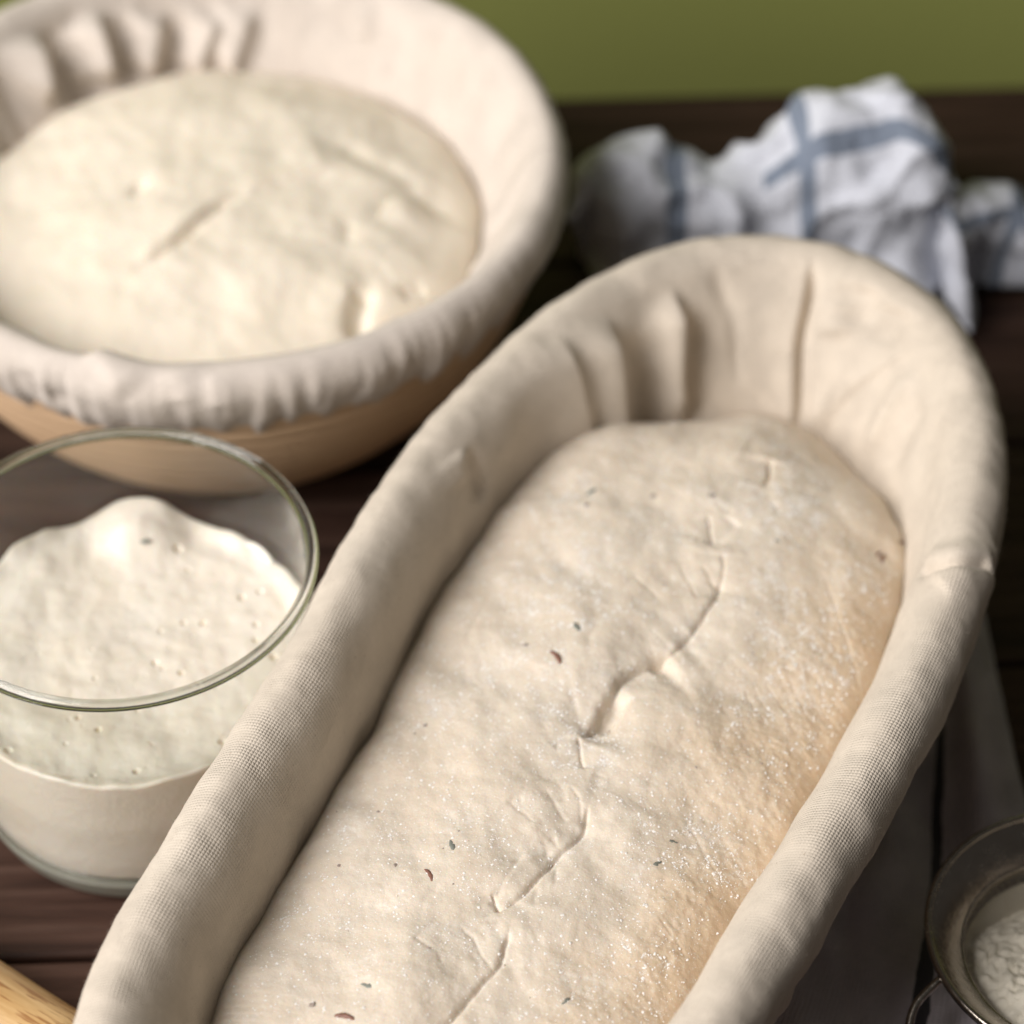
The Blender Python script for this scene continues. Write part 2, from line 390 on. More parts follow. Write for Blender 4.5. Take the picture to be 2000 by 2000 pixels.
SS, WW = np.meshgrid(S_ARC, W_ARC, indexing='ij'); SWP = np.stack([SS, WW], -1).reshape(-1, 2)
disp = np.zeros(G.shape[:2])
flat = G.reshape(-1, 3)
rollm = np.exp(-((W_ARC - W_CREST + 0.004) / 0.016) ** 2)[None, :]
disp += rollm * (0.0007 * fbm(flat, 0.024, 2) + 0.0003 * fbm(flat + 3, 0.008, 2)).reshape(disp.shape)
disp += (1 - rollm) * 0.0012 * fbm(flat + 9, 0.03, 2).reshape(disp.shape)
outside = smooth(W_CREST - 0.012, W_CREST - 0.030, W_ARC)[None, :]
disp += outside * 0.0013 * fbm(flat * np.array([1, 1, 0.35]) + 5, 0.010, 2).reshape(disp.shape)
def fold(disp, G, GN, SWP, mask, pts, amp, wl, wr, endfade=0.25, shape=None):
    """crease or ridge following a line seen in the photo; wl / wr: half widths to either side of it"""
    ij = locate(G, GN, pts, mask); line = np.array([SWP[i * G.shape[1] + j] for i, j in ij])
    d, s, t = polydist(SWP, catmull(line, 24))
    w = np.where(s > 0, wl, wr); f = np.exp(-(d / w) ** 2)   # the arc runs right to left on the far wall
    fade = np.minimum(smooth(0, endfade, t), smooth(0, endfade * 1.2, 1 - t))
    return disp + (amp * f * fade).reshape(disp.shape)
FOLDS = [  # pixels of the 1932 view, amplitude (+ proud), half widths either side
    (((1535, 480), (1526, 560), (1508, 660), (1503, 800), (1502, 860)), -0.0050, 0.0018, 0.0012),
    (((1565, 480), (1557, 560), (1540, 660), (1540, 800), (1540, 860)), 0.0030, 0.0030, 0.034),
    (((1135, 590), (1142, 680), (1160, 800), (1175, 870)), 0.0060, 0.013, 0.0034),
    (((1195, 610), (1205, 690), (1225, 800), (1235, 870)), -0.0030, 0.006, 0.010),
    (((1255, 540), (1275, 610), (1275, 700), (1290, 820)), 0.0060, 0.009, 0.0030),
    (((1310, 570), (1305, 640), (1300, 730), (1320, 840)), -0.0030, 0.005, 0.008),
    (((1035, 620), (1065, 690), (1090, 800), (1110, 880)), 0.0036, 0.013, 0.004),
    (((1330, 480), (1365, 560), (1385, 620), (1390, 740)), -0.0010, 0.004, 0.004),
    (((1650, 540), (1615, 620)), -0.0030, 0.011, 0.007),
    (((1700, 580), (1660, 660)), -0.0026, 0.010, 0.007),
    (((1600, 560), (1580, 640)), 0.0018, 0.010, 0.007),
    (((1725, 690), (1680, 780), (1630, 870)), 0.0036, 0.006, 0.004),
    (((1750, 740), (1700, 830), (1670, 900)), -0.0018, 0.005, 0.005),
    (((880, 850), (905, 900), (915, 950)), -0.0024, 0.004, 0.003),
    (((860, 850), (885, 910)), 0.0016, 0.008, 0.003),
]
for pts, amp, wl, wr in FOLDS:
    disp = fold(disp, G, GN, SWP, mask_in, px(*pts), amp, wl, wr)
mask_roll = np.broadcast_to((W_ARC > W_CREST - 0.026)[None, :] & (W_ARC < W_CREST + 0.02)[None, :], G.shape[:2])
disp = fold(disp, G, GN, SWP, mask_roll, px((1735, 1082), (1790, 1068), (1865, 1072)), -0.0024, 0.0016, 0.0016, 0.1)
disp = fold(disp, G, GN, SWP, mask_roll, px((1745, 1055), (1800, 1040), (1880, 1048)), 0.0012, 0.004, 0.004, 0.1)
disp = fold(disp, G, GN, SWP, mask_roll, px((1770, 1110), (1870, 1098)), 0.0016, 0.004, 0.006, 0.1)
G2 = G + GN * disp[..., None]

basket = empty("oval_proofing_basket", (FIT[0], FIT[1], 0), "long oval proofing basket lined with natural linen rolled over its rim", "basket")
ORG = np.array([FIT[0], FIT[1], 0.0])
uvg = np.stack([SS, WW], -1)
liner = obj("liner", mesh_from("liner", G2 - ORG, grid_faces(NS, NW, True, False), uvg), M["linen"], basket)
# loose fibres standing off the cloth
frng = np.random.default_rng(5); nf = 9000
jw = np.where((W_ARC > W_CREST - 0.030) & (W_ARC < W_CREST + 0.018))[0]
fi = frng.integers(0, NS, nf); fj = frng.choice(jw, nf)
fp = G2[fi, fj] - ORG; fn_ = GN[fi, fj]; fd_ = frng.normal(size=(nf, 3)); fd_ /= np.linalg.norm(fd_, axis=1)[:, None]
fl_ = 0.0004 + 0.0011 * frng.random(nf)[:, None] ** 2; sd_ = np.cross(fn_, fd_); sd_ /= np.linalg.norm(sd_, axis=1)[:, None] + 1e-9; td_ = np.cross(sd_, fn_)
q0 = fp - fn_ * 0.0001; q1 = fp + (fn_ * 0.5 + td_ * 0.4) * fl_; q2 = fp + (fn_ * 0.6 + td_ * 1.0) * fl_; w_ = 0.000022
fvv = np.stack([q0 - sd_ * w_, q0 + sd_ * w_, q0 + fn_ * w_, q1 - sd_ * w_, q1 + sd_ * w_, q1 + fn_ * w_, q2, q2, q2], 1)
ftri = np.array([(0, 1, 4, 3), (1, 2, 5, 4), (2, 0, 3, 5), (3, 4, 7, 6), (4, 5, 8, 7), (5, 3, 6, 8)])
fm_ = mesh_from("lint", fvv.reshape(-1, 3), (ftri[None] + 9 * np.arange(nf)[:, None, None]).reshape(-1, 4), np.zeros((nf * 9, 2)))
tag(obj("lint", fm_, M["linen"], liner), kind="stuff")
hem_path = G2[::6, 0] - ORG
obj("hem", mesh_from("hem", *tube(hem_path, 0.0012, 6, True)), M["linen"], liner)
def ring_uv(n, k, length): return np.stack(np.meshgrid(np.linspace(0, length, n), np.linspace(0, 0.03, k), indexing='ij'), -1)
for i in range(9):                                    # the coiled cane under the cloth
    z = 0.0045 + i * 0.0085; inset = 0.0245 - 0.019 * (i / 8) ** 0.7 + 0.004
    path = np.concatenate([(C1 - inset * N1)[::14], np.full((100, 1), z)], 1) - ORG
    obj("coil", mesh_from("coil", *tube(path, 0.0045, 8, True), uv=ring_uv(100, 8, 0.8)), M["cane"], basket)
base = (C1 - 0.024 * N1)[::14]
bv = np.concatenate([np.concatenate([base, np.full((100, 1), 0.0035)], 1), np.concatenate([np.array(FIT[:2]) + (base - np.array(FIT[:2])) * 0.02, np.full((100, 1), 0.0035)], 1)]) - ORG
bf = np.stack([np.arange(100), (np.arange(100) + 1) % 100, (np.arange(100) + 1) % 100 + 100, np.arange(100) + 100], -1)
obj("base", mesh_from("base", bv, bf, np.zeros((200, 2))), M["cane"], basket)

# ------------------------------------------------------------------ seeded dough in the long basket
PITCH = 0.00036
U = np.arange(-0.168, 0.168, PITCH); V = np.arange(-0.072, 0.072, PITCH)
UU, VV = np.meshgrid(U, V, indexing='ij')
XY = (np.array(FIT[:2]) + UU[..., None] * axis_d + VV[..., None] * axis_q)
flatxy = XY.reshape(-1, 2)
Cs = C1[::4]; Ns_ = N1[::4]; es = endness[::4]
dist = np.empty(len(flatxy)); en = np.empty(len(flatxy))
for k in range(0, len(flatxy), 20000):
    q = flatxy[k:k + 20000]; D2 = ((q[:, None] - Cs[None]) ** 2).sum(2); i = D2.argmin(1)
    sgn = -((q - Cs[i]) * Ns_[i]).sum(1); dist[k:k + 20000] = np.sqrt(D2[np.arange(len(q)), i]) * np.sign(sgn); en[k:k + 20000] = es[i]
vside = VV.reshape(-1)                                # + to the window side of the basket
en = smooth(0.0, 1.0, en)
far = smooth(0.10, 0.15, UU.reshape(-1))
edge_d = 0.0215 - 0.0006 * smooth(0.0, 0.03, vside) + 0.0085 * en + 0.004 * far + 0.0015 * fbm(np.c_[flatxy, np.zeros(len(flatxy))], 0.02, 2)
x = dist - edge_d
z_edge = 0.052 + 0.0045 * smooth(0.0, 0.04, vside) * (1 - far) - 0.0120 * far
q = np.clip(x / (0.019 + 0.016 * en), 0, 1)
Z = z_edge + (0.0125 - 0.003 * smooth(0.0, 0.04, vside) + 0.004 * far) * np.sqrt(1 - (1 - q) ** 2) + 0.0065 * smooth(0, 0.055, x)
Z = np.where(x < 0, z_edge + x * 4.0, Z)
p3 = np.c_[flatxy, np.zeros(len(flatxy))]
Z += smooth(0, 0.008, x) * (0.0016 * fbm(p3, 0.032, 2) + 0.0006 * fbm(p3 + 4, 0.012, 2) + 0.00016 * fbm(p3 + 8, 0.0045, 2)
    - 0.00018 * np.clip(0.22 - np.abs(fbm(np.c_[UU.reshape(-1) * 0.45, vside, 0 * vside] + 5, 0.014, 2)), 0, 1) / 0.22 * smooth(0.0, 0.5, fbm(p3 + 40, 0.03, 2)))
def seam(Z, pts, depth, w, lift=0.0, lw=0.012, zref=0.066, fade=0.12, reach=0.05):
    """groove w wide; lift raises the side to the left of travel, as a lip folded over"""
    w3 = at_z(px(*pts)[:, 0], px(*pts)[:, 1], zref)[:, :2]
    line = catmull(w3, max(8, 6 * len(w3)))
    lo = line.min(0) - reach; hi = line.max(0) + reach
    idx = np.where(((flatxy > lo) & (flatxy < hi)).all(1))[0]
    jit = 0.0005 * np.stack([fbm(p3[idx] + 21, 0.006, 2), fbm(p3[idx] + 31, 0.006, 2)], -1)
    d, s, t = polydist(flatxy[idx] + jit, line)
    f = smooth(0, fade, t) * smooth(0, fade, 1 - t) * 0.95 + 0.05
    dz = -f * (0.48 * depth * np.exp(-d / (w * 6)) + 0.30 * depth * np.exp(-(d / (w * 0.5)) ** 2))
    if lift: dz += 0.6 * lift * f * np.where(s < 0, np.exp(-(d / lw) ** 1.5), np.exp(-(d / (w * 1.2)) ** 2))
    Z[idx] += dz
    return Z
SEAMS = [
    (((1360, 1110), (1348, 1145), (1305, 1210), (1265, 1250), (1218, 1272)), 0.0018, 0.0008, -0.0011, 0.016),
    (((1270, 1250), (1218, 1272), (1172, 1302), (1148, 1345), (1128, 1380), (1096, 1412)), 0.0028, 0.0011, -0.0030, 0.009),
    (((1092, 1405), (1095, 1440), (1101, 1470)), 0.0016, 0.0006, 0, 0),
    (((1333, 992), (1338, 1022), (1346, 1053)), 0.0018, 0.0006, 0, 0),
    (((1346, 1053), (1362, 1030), (1390, 1002)), 0.0003, 0.0012, -0.0010, 0.010),
    (((1452, 880), (1450, 910), (1440, 938)), 0.0032, 0.0009, 0, 0),
    (((1365, 1065), (1362, 1110), (1350, 1130)), 0.0014, 0.0007, 0, 0),
    (((1112, 1535), (1100, 1580), (1060, 1625), (1028, 1658), (990, 1705), (945, 1738)), 0.0015, 0.0007, -0.0010, 0.014),
    (((932, 1705), (938, 1725), (945, 1738)), 0.0018, 0.0006, 0, 0),
    (((962, 1765), (945, 1830), (905, 1880), (855, 1935), (800, 1990)), 0.0015, 0.0007, -0.0010, 0.014),
    (((1280, 1085), (1300, 1120), (1318, 1148)), 0.0006, 0.0009, 0, 0),
    (((1325, 1085), (1338, 1110), (1348, 1140)), 0.0007, 0.0009, 0, 0),
    (((1195, 1105), (1220, 1128), (1245, 1148)), 0.0005, 0.0011, 0, 0),
    (((1030, 1510), (1048, 1540), (1070, 1568)), 0.0006, 0.0009, 0, 0),
    (((1075, 1500), (1090, 1530), (1098, 1570)), 0.0006, 0.0009, 0, 0),
    (((955, 1535), (985, 1555), (1005, 1575)), 0.0005, 0.0011, 0, 0),
    (((780, 1790), (820, 1815), (840, 1840)), 0.0005, 0.0011, 0, 0),
    (((870, 1765), (900, 1800), (930, 1850)), 0.0006, 0.0009, 0, 0),
    (((1550, 1080), (1585, 1170), (1620, 1260), (1640, 1330)), 0.0006, 0.0011, 0.0003, 0.006),
    (((1460, 1190), (1490, 1280), (1545, 1370)), 0.0004, 0.0013, 0.0003, 0.008),
    (((1420, 1290), (1440, 1325), (1465, 1350)), 0.0004, 0.0007, 0, 0),
    (((1405, 1300), (1425, 1340), (1450, 1365)), 0.0004, 0.0007, 0, 0),
    (((1440, 1285), (1465, 1315), (1485, 1340)), 0.0004, 0.0007, 0, 0),
    (((1290, 1545), (1330, 1610), (1370, 1650)), 0.0005, 0.0010, 0.0002, 0.007),
    (((1240, 1730), (1275, 1765), (1290, 1790)), 0.0006, 0.0008, 0.0003, 0.005),
    (((800, 1325), (850, 1312), (905, 1290)), 0.0005, 0.0006, 0, 0),
    (((1080, 1295), (1130, 1280), (1200, 1275)), 0.0005, 0.0007, 0.0004, 0.008),
]
for pts, dp, w, lf, lw in SEAMS: Z = seam(Z, pts, dp, w, lf, lw)
prng = random.Random(3)                               # small puckers where the skin is pulled towards the seam
spine = catmull(px((1440, 930), (1365, 1080), (1300, 1215), (1180, 1300), (1100, 1450), (1100, 1570), (1000, 1690), (940, 1800), (860, 1930)) / K, 200)
for k in range(70):
    c = spine[prng.randrange(200)]; sg = prng.choice((-1, -1, 1)); o1 = prng.uniform(4, 70); ln = prng.uniform(20, 60); an = math.radians(prng.gauss(35, 28))
    dx, dy = -math.cos(an) * sg * -1, math.sin(an) * sg
    p1 = (c[0] + dx * o1, c[1] - dy * o1 * 0.6); p3_ = (p1[0] + dx * ln, p1[1] - dy * ln + prng.uniform(-8, 8)); pm_ = ((p1[0] + p3_[0]) / 2 + prng.uniform(-5, 5), (p1[1] + p3_[1]) / 2 + prng.uniform(-5, 5))
    Z = seam(Z, (p1, pm_, p3_), prng.uniform(0.0002, 0.0006), prng.uniform(0.0008, 0.0014), fade=0.45, reach=0.012)
# the dimple beside the open seam
hole = at_z(*(px((1150, 1358))[0]), 0.066)[:2]; hd = (at_z(*(px((1178, 1312))[0]), 0.066) - at_z(*(px((1112, 1412))[0]), 0.066))[:2]; hl = np.linalg.norm(hd); hd /= hl
r_ = flatxy - hole; a_ = r_ @ hd; b_ = r_ @ np.array([hd[1], -hd[0]])
Z -= 0.0024 * np.exp(-np.abs(a_ / 0.0058) ** 5 - np.abs((b_ - 0.0010) / 0.0019) ** 4)
# dry, grainy side away from the window
dry = smooth(-0.012, -0.055, vside + 0.010 * fbm(p3 + 2, 0.03, 3)) * smooth(0.125, 0.05, UU.reshape(-1))
Z += dry * (0.00020 * fbm(p3 + 6, 0.0017, 2) + 0.00022 * np.abs(fbm(p3 + 12, 0.006, 2))) * smooth(0, 0.01, x)
ZG = Z.reshape(UU.shape); XG = x.reshape(UU.shape)
P3 = np.concatenate([XY, ZG[..., None]], -1)
fc = grid_faces(*UU.shape); keep = (XG.reshape(-1)[fc] > -0.0045).any(1)
fc = fc[keep]; used = np.unique(fc); remap = np.full(UU.size, -1); remap[used] = np.arange(len(used))
dorg = np.array([FIT[0], FIT[1], 0.012])
me = mesh_from("bread_dough", P3.reshape(-1, 3)[used] - dorg, remap[fc])
att = me.attributes.new("dry", 'FLOAT', 'POINT'); att.data.foreach_set("value", dry[used].astype(np.float32))
dough_root = empty("bread_dough", tuple(dorg), "long proofed dough flecked with herbs and flour in the oval basket", "dough")
obj("dough_body", me, M["dough"], dough_root)
def dough_point(xy):
    r = np.asarray(xy) - np.array(FIT[:2]); iu = int(np.clip((r @ axis_d - U[0]) / PITCH, 1, len(U) - 2)); iv = int(np.clip((r @ axis_q - V[0]) / PITCH, 1, len(V) - 2))
    n = np.cross(P3[iu + 1, iv] - P3[iu - 1, iv], P3[iu, iv + 1] - P3[iu, iv - 1]); n /= np.linalg.norm(n)
    return P3[iu, iv], n if n[2] > 0 else -n
# loose flour: far too many grains to count
rng = np.random.default_rng(11)
cand = rng.random((420000, 2)) * np.array([0.30, 0.13]) - np.array([0.15, 0.065])
iu = ((cand[:, 0] - U[0]) / PITCH).astype(int); iv = ((cand[:, 1] - V[0]) / PITCH).astype(int)
c3 = P3[iu, iv]; xx = XG[iu, iv]
pat = fbm(c3 * [1, 1, 0], 0.03, 3); fine = fbm(c3 * [1, 1, 0] + 17, 0.0035, 2)
dens = (0.05 + 0.55 * smooth(-0.1, 0.7, pat + 0.12 * smooth(0.01, -0.04, cand[:, 1])) * smooth(0.0, 0.6, fine + 0.1)) * smooth(0.002, 0.010, xx) * smooth(0.150, 0.09, cand[:, 0])
sel = rng.random(len(cand)) < dens
c3 = c3[sel]; n = len(c3); rad = 0.00009 + 0.00010 * rng.random(n) + 0.00030 * rng.random(n) ** 6
ga = rng.random((n, 1)) * 6.28 + np.arange(4)[None] * 1.57 + 0.5 * rng.random((n, 4)); gr = rad[:, None] * (0.7 + 0.8 * rng.random((n, 4)))
ringv = np.stack([gr * np.cos(ga), gr * np.sin(ga), np.full((n, 4), -0.00004)], -1); topv = np.zeros((n, 1, 3)); topv[:, 0, 2] = rad * 0.55; topv[:, 0, :2] = (rng.random((n, 2)) - 0.5) * rad[:, None]
fv = c3[:, None] + np.concatenate([ringv, topv], 1)
of = np.array([(0, 1, 4), (1, 2, 4), (2, 3, 4), (3, 0, 4)])
ff = (of[None] + 5 * np.arange(n)[:, None, None]).reshape(-1, 3)
tag(obj("flour_dusting", mesh_from("flour_dusting", fv.reshape(-1, 3) - dorg, ff), M["flour"], dough_root), kind="stuff")
nb = 170; bc = rng.random((4000, 2)) * np.array([0.28, 0.12]) - np.array([0.14, 0.06]); bi = ((bc[:, 0] - U[0]) / PITCH).astype(int); bj = ((bc[:, 1] - V[0]) / PITCH).astype(int)
okb = np.where(XG[bi, bj] > 0.006)[0][:nb]; b3 = P3[bi[okb], bj[okb]]; br = 0.00010 + 0.00035 * rng.random(len(b3)) ** 4
ga = rng.random((len(b3), 1)) * 6.28 + np.arange(4)[None] * 1.57; gr = br[:, None] * (0.6 + 1.2 * rng.random((len(b3), 4)))
bv_ = b3[:, None] + np.concatenate([np.stack([gr * np.cos(ga), gr * np.sin(ga), np.full(gr.shape, -0.00003)], -1), np.stack([0 * br, 0 * br, br * 0.3], -1)[:, None]], 1)
tag(obj("bran_flecks", mesh_from("bran_flecks", bv_.reshape(-1, 3) - dorg, (of[None] + 5 * np.arange(len(b3))[:, None, None]).reshape(-1, 3)), M["grey_seed"], dough_root), kind="stuff")
# herb leaves and seed husks set in the skin
def leaf_mesh(name, L, w, h, bend):
    t = np.linspace(-1, 1, 9); path = np.stack([t * L / 2, bend * (1 - t ** 2), 0 * t], -1)
    v, f = tube(path, np.maximum(w / 2 * np.sqrt(np.clip(1 - t ** 2, 0, 1)), 1e-5), 8); v[:, 2] *= h / w
    v += 0.00028 * np.stack([fbm(v + 1, 0.0012, 2), fbm(v + 2, 0.0012, 2), fbm(v + 3, 0.0012, 2)], -1)
    return mesh_from(name, v, f)
leafm = leaf_mesh("herb_leaf", 0.0052, 0.0020, 0.0010, 0.0003); huskm = leaf_mesh("seed_husk", 0.0056, 0.0016, 0.0014, 0.0009); seedm = leaf_mesh("seed", 0.0022, 0.0018, 0.0008, 0)
def embed(name, me, mat, pt, ang, s=1.0, sink=0.0001):
    w = at_z(pt[0] * K, pt[1] * K, 0.066)[:2]
    p, nrm = dough_point(w); w = at_z(pt[0] * K, pt[1] * K, p[2])[:2]; p, nrm = dough_point(w)
    from mathutils import Vector, Matrix
    o = obj(name, me, mat, dough_root, tuple(p - dorg - nrm * sink)); qn = Vector(nrm).to_track_quat('Z', 'Y')
    o.rotation_euler = (qn.to_matrix() @ Matrix.Rotation(ang, 3, 'Z')).to_euler(); o.scale = (s, s, s); return o
for pt, a, s in [((1112, 930), 2.6, 1.0), ((1092, 1182), 1.2, 0.95), ((850, 1593), 1.0, 0.9), ((690, 1860), 1.1, 0.9), ((1468, 1020), 0.8, 0.7), ((1270, 1585), 1.5, 0.7), ((1238, 1626), 2.4, 0.8), ((1430, 1157), 0.9, 0.6), ((1065, 1890), 1.2, 0.7), ((1483, 1222), 0.4, 0.6)]:
    embed("herb_leaf", leafm, M["herb"], pt, a, s, 0.00030)
for pt, a, s in [((1045, 1240), 0.75, 1.0), ((806, 1652), 0.7, 0.9), ((645, 1920), 0.7, 1.0), ((1702, 1022), -0.9, 0.8), ((1668, 1052), -0.5, 0.9), ((1660, 1045), -0.6, 0.7)]:
    embed("seed_husk", huskm, M["husk"], pt, a, s, 0.00025)
for pt in [(800, 1368), (990, 1218), (640, 1632), (745, 1632), (588, 1895), (712, 1530), (1230, 935), (1340, 935), (1105, 955)]:
    embed("seed", seedm, M["grey_seed"], pt, random.Random(pt[0]).random() * 3, 0.7 + 0.4 * random.Random(pt[1]).random(), 0.0002)

# ------------------------------------------------------------------ round basket
RC = np.array([-0.089, 0.700]); RR = 0.1065
rb = empty("round_proofing_basket", (RC[0], RC[1], 0), "round coiled cane proofing basket with a gathered pale linen liner", "basket")
NS2, NW2 = 1100, 150
th = np.linspace(0, 2 * np.pi, NS2, endpoint=False); c2 = np.stack([np.cos(th), np.sin(th)], -1)
PR2 = np.array([(0.0105, 0.0560), (0.0062, 0.0625), (0.0022, 0.0700), (0.0000, 0.0775), (0.0018, 0.0833), (0.0062, 0.0860), (0.0108, 0.0838), (0.0145, 0.0780), (0.0190, 0.068), (0.0255, 0.057), (0.034, 0.042), (0.046, 0.029), (0.060, 0.021), (0.075, 0.017)])
pr2 = catmull(PR2, 1000); pl2 = np.concatenate([[0], np.cumsum(np.linalg.norm(np.diff(pr2, axis=0), axis=1))]); W2 = np.linspace(0, pl2[-1], NW2)
pr2 = np.stack([np.interp(W2, pl2, pr2[:, k]) for k in range(2)], -1); WC2 = W2[np.argmax(pr2[:, 1])]
Rg = RR - pr2[None, :, 0] + 0 * th[:, None]
H2 = np.concatenate([RC + Rg[..., None] * c2[:, None], np.broadcast_to(pr2[None, :, 1:], (NS2, NW2, 1))], -1)
HN = grid_normals(H2); HN = HN if HN[0, np.argmax(pr2[:, 1]), 2] > 0 else -HN
S2 = th * RR; SS2, WW2 = np.meshgrid(S2, W2, indexing='ij'); SW2 = np.stack([SS2, WW2], -1).reshape(-1, 2)
d2 = np.zeros((NS2, NW2)); f2 = H2.reshape(-1, 3)
cyl = np.c_[np.repeat(c2, NW2, 0) * RR, WW2.reshape(-1) * 0.22]        # stretched noise: gathers running over the rim
out2 = smooth(WC2 + 0.002, WC2 - 0.022, W2)[None, :]
gath = smooth(-0.55, 0.35, fbm(np.c_[c2 * RR, 0 * th], 0.05, 2))[:, None] * 0.8 + 0.35
d2 += out2 * gath * (0.0018 * fbm(cyl, 0.0075, 2)).reshape(d2.shape)
d2 += 0.0010 * fbm(f2, 0.03, 2).reshape(d2.shape)
cyl2 = np.c_[np.repeat(c2, NW2, 0) * RR, WW2.reshape(-1) * 0.12]
d2 += smooth(WC2 + 0.004, WC2 + 0.02, W2)[None, :] * (0.0030 * fbm(cyl2 + 2, 0.016, 2) * (0.35 + 0.65 * smooth(0.3, -0.9, np.repeat(c2[:, 0], NW2)))).reshape(d2.shape)
mask2 = np.broadcast_to((W2 > WC2 - 0.002)[None, :], d2.shape)
for pts, amp, wl, wr in [
    (((55, 60), (70, 150), (60, 200)), 0.0080, 0.011, 0.0040), (((165, 25), (190, 100), (200, 165)), 0.0085, 0.011, 0.0040), (((300, 20), (290, 90), (270, 155)), 0.0075, 0.010, 0.004),
    (((410, 20), (385, 90), (370, 155)), 0.0060, 0.010, 0.004), (((470, 10), (455, 80), (430, 150)), 0.0050, 0.009, 0.004), (((690, 10), (690, 80)), 0.0012, 0.006, 0.004),
    (((115, 40), (120, 110), (110, 180)), -0.0020, 0.006, 0.006), (((240, 20), (240, 90), (240, 160)), -0.0018, 0.006, 0.006), (((345, 20), (335, 90), (320, 160)), -0.0018, 0.006, 0.006)]:
    d2 = fold(d2, H2, HN, SW2, mask2, px(*pts), amp, wl, wr)
maskf = np.broadcast_to((W2 < WC2 + 0.016)[None, :], d2.shape)
for pts, amp, wl, wr in [(((175, 640), (205, 690), (250, 750)), 0.0022, 0.004, 0.009), (((40, 690), (60, 730), (130, 770)), -0.0012, 0.004, 0.004), (((330, 690), (345, 770)), 0.0010, 0.004, 0.005), (((405, 700), (415, 775)), 0.0010, 0.003, 0.004)]:
    d2 = fold(d2, H2, HN, SW2, maskf, px(*pts), amp, wl, wr)
H3 = H2 + HN * d2[..., None]
rorg = np.array([RC[0], RC[1], 0])
liner2 = obj("liner", mesh_from("liner", H3 - rorg, grid_faces(NS2, NW2, True, False), np.stack([SS2, WW2], -1)), M["linen_round"], rb)
obj("hem", mesh_from("hem", *tube(H3[::4, 0] - rorg, 0.0011, 6, True)), M["linen_round"], liner2)
for i in range(14):
    z = 0.0045 + i * 0.0053; k = z / 0.08
    r = 0.052 + (RR - 0.0082 - 0.052) * (1 - (1 - k) ** 1.9) ** 0.85
    a = np.linspace(0, 2 * np.pi, 128, endpoint=False); path = np.stack([r * np.cos(a), r * np.sin(a), 0 * a + z], -1)
    obj("coil", mesh_from("coil", *tube(path, 0.0042, 10, True), uv=ring_uv(128, 10, 0.6)), M["cane"], rb)
bp = [(0.0005, 0.003), (0.052, 0.003), (0.052, 0.006), (0.0005, 0.006)]
v, f = lathe(bp, 96); obj("base", mesh_from("base", v, f, np.zeros((len(v), 2))), M["cane"], rb)

# white dough in it
pd = 0.0007; g = np.arange(-0.09, 0.09, pd); A, B = np.meshgrid(g, g, indexing='ij'); rr = np.hypot(A, B); fxy = np.stack([A, B], -1).reshape(-1, 2) + RC
f3 = np.c_[fxy, np.zeros(len(fxy))]
re = 0.0800 + 0.002 * fbm(f3, 0.03, 2).reshape(rr.shape); x2 = re - rr
zz = np.where(x2 > 0, 0.0535 + 0.013 * np.sqrt(1 - (1 - np.clip(x2 / 0.04, 0, 1)) ** 2) + 0.006 * smooth(0, 0.08, x2), 0.0535 + x2 * 5)
zz = zz.reshape(-1) + smooth(0, 0.01, x2.reshape(-1)) * (0.0022 * fbm(f3 + 3, 0.04, 2) + 0.0006 * fbm(f3 + 7, 0.012, 2))
for pts, dp, w, lf in [(((455, 355), (400, 385), (330, 440), (260, 480)), 0.0028, 0.0018, 0.0012), (((640, 300), (520, 335), (455, 355)), 0.0012, 0.002, 0.001), (((690, 500), (672, 535), (668, 575)), 0.0042, 0.0030, 0.0008), (((800, 480), (750, 500)), 0.0018, 0.0025, 0.0005), (((655, 390), (645, 430)), 0.0012, 0.003, 0.0005), (((710, 380), (760, 330), (840, 350)), 0.0016, 0.004, 0.0015), (((630, 250), (720, 285), (800, 320)), 0.0014, 0.004, 0), (((270, 325), (250, 350)), 0.0018, 0.002, 0)]:
    w3 = at_z(px(*pts)[:, 0], px(*pts)[:, 1], 0.074)[:, :2]; d, s, t = polydist(fxy, catmull(w3, 24))
    fd = smooth(0, 0.2, t) * smooth(0, 0.2, 1 - t) * 0.8 + 0.2
    zz += fd * (-dp * np.exp(-(d / w) ** 2) + lf * np.where(s > 0, 1, 0) * np.exp(-(d / 0.012) ** 2))
fc = grid_faces(*A.shape); fc = fc[(x2.reshape(-1)[fc] > -0.003).any(1)]; used = np.unique(fc); rm = np.full(A.size, -1); rm[used] = np.arange(len(used))
do2 = np.array([RC[0], RC[1], 0.02])
tag(obj("round_dough", mesh_from("round_dough", np.c_[fxy, zz][used] - do2, rm[fc]), M["dough_round"], None, tuple(do2)), "smooth cream white round dough resting in the round cane basket", "dough")

# ------------------------------------------------------------------ glass of starter
JC = np.array([-0.1005, 0.5252, 0.0])
jar = empty("glass_tumbler", tuple(JC), "clear glass tumbler with thick base beside the oval basket", "glass")
def jar_r(z): return np.interp(z, [0, 0.003, 0.008, 0.018, 0.035, 0.060, 0.086], [0.0405, 0.0433, 0.0452, 0.0470, 0.0488, 0.0499, 0.0505])
TH = 0.0022
zs = np.linspace(0.0105, 0.0845, 40)
wall_prof = [(jar_r(z), z) for z in zs] + [(jar_r(z) - TH, z) for z in zs[::-1]]
v, f = lathe(wall_prof, 160, True); obj("glass_side", mesh_from("glass_side", v, f), M["glass_wall"], jar)
a = np.linspace(-0.4, np.pi + 0.4, 14); rc_ = jar_r(0.085) - TH / 2
rim = [(rc_ + 0.0016 * math.cos(q), 0.0848 + 0.0016 * math.sin(q)) for q in a]
v, f = lathe(rim, 160, True); obj("rim", mesh_from("rim", v, f), M["glass_solid"], jar)
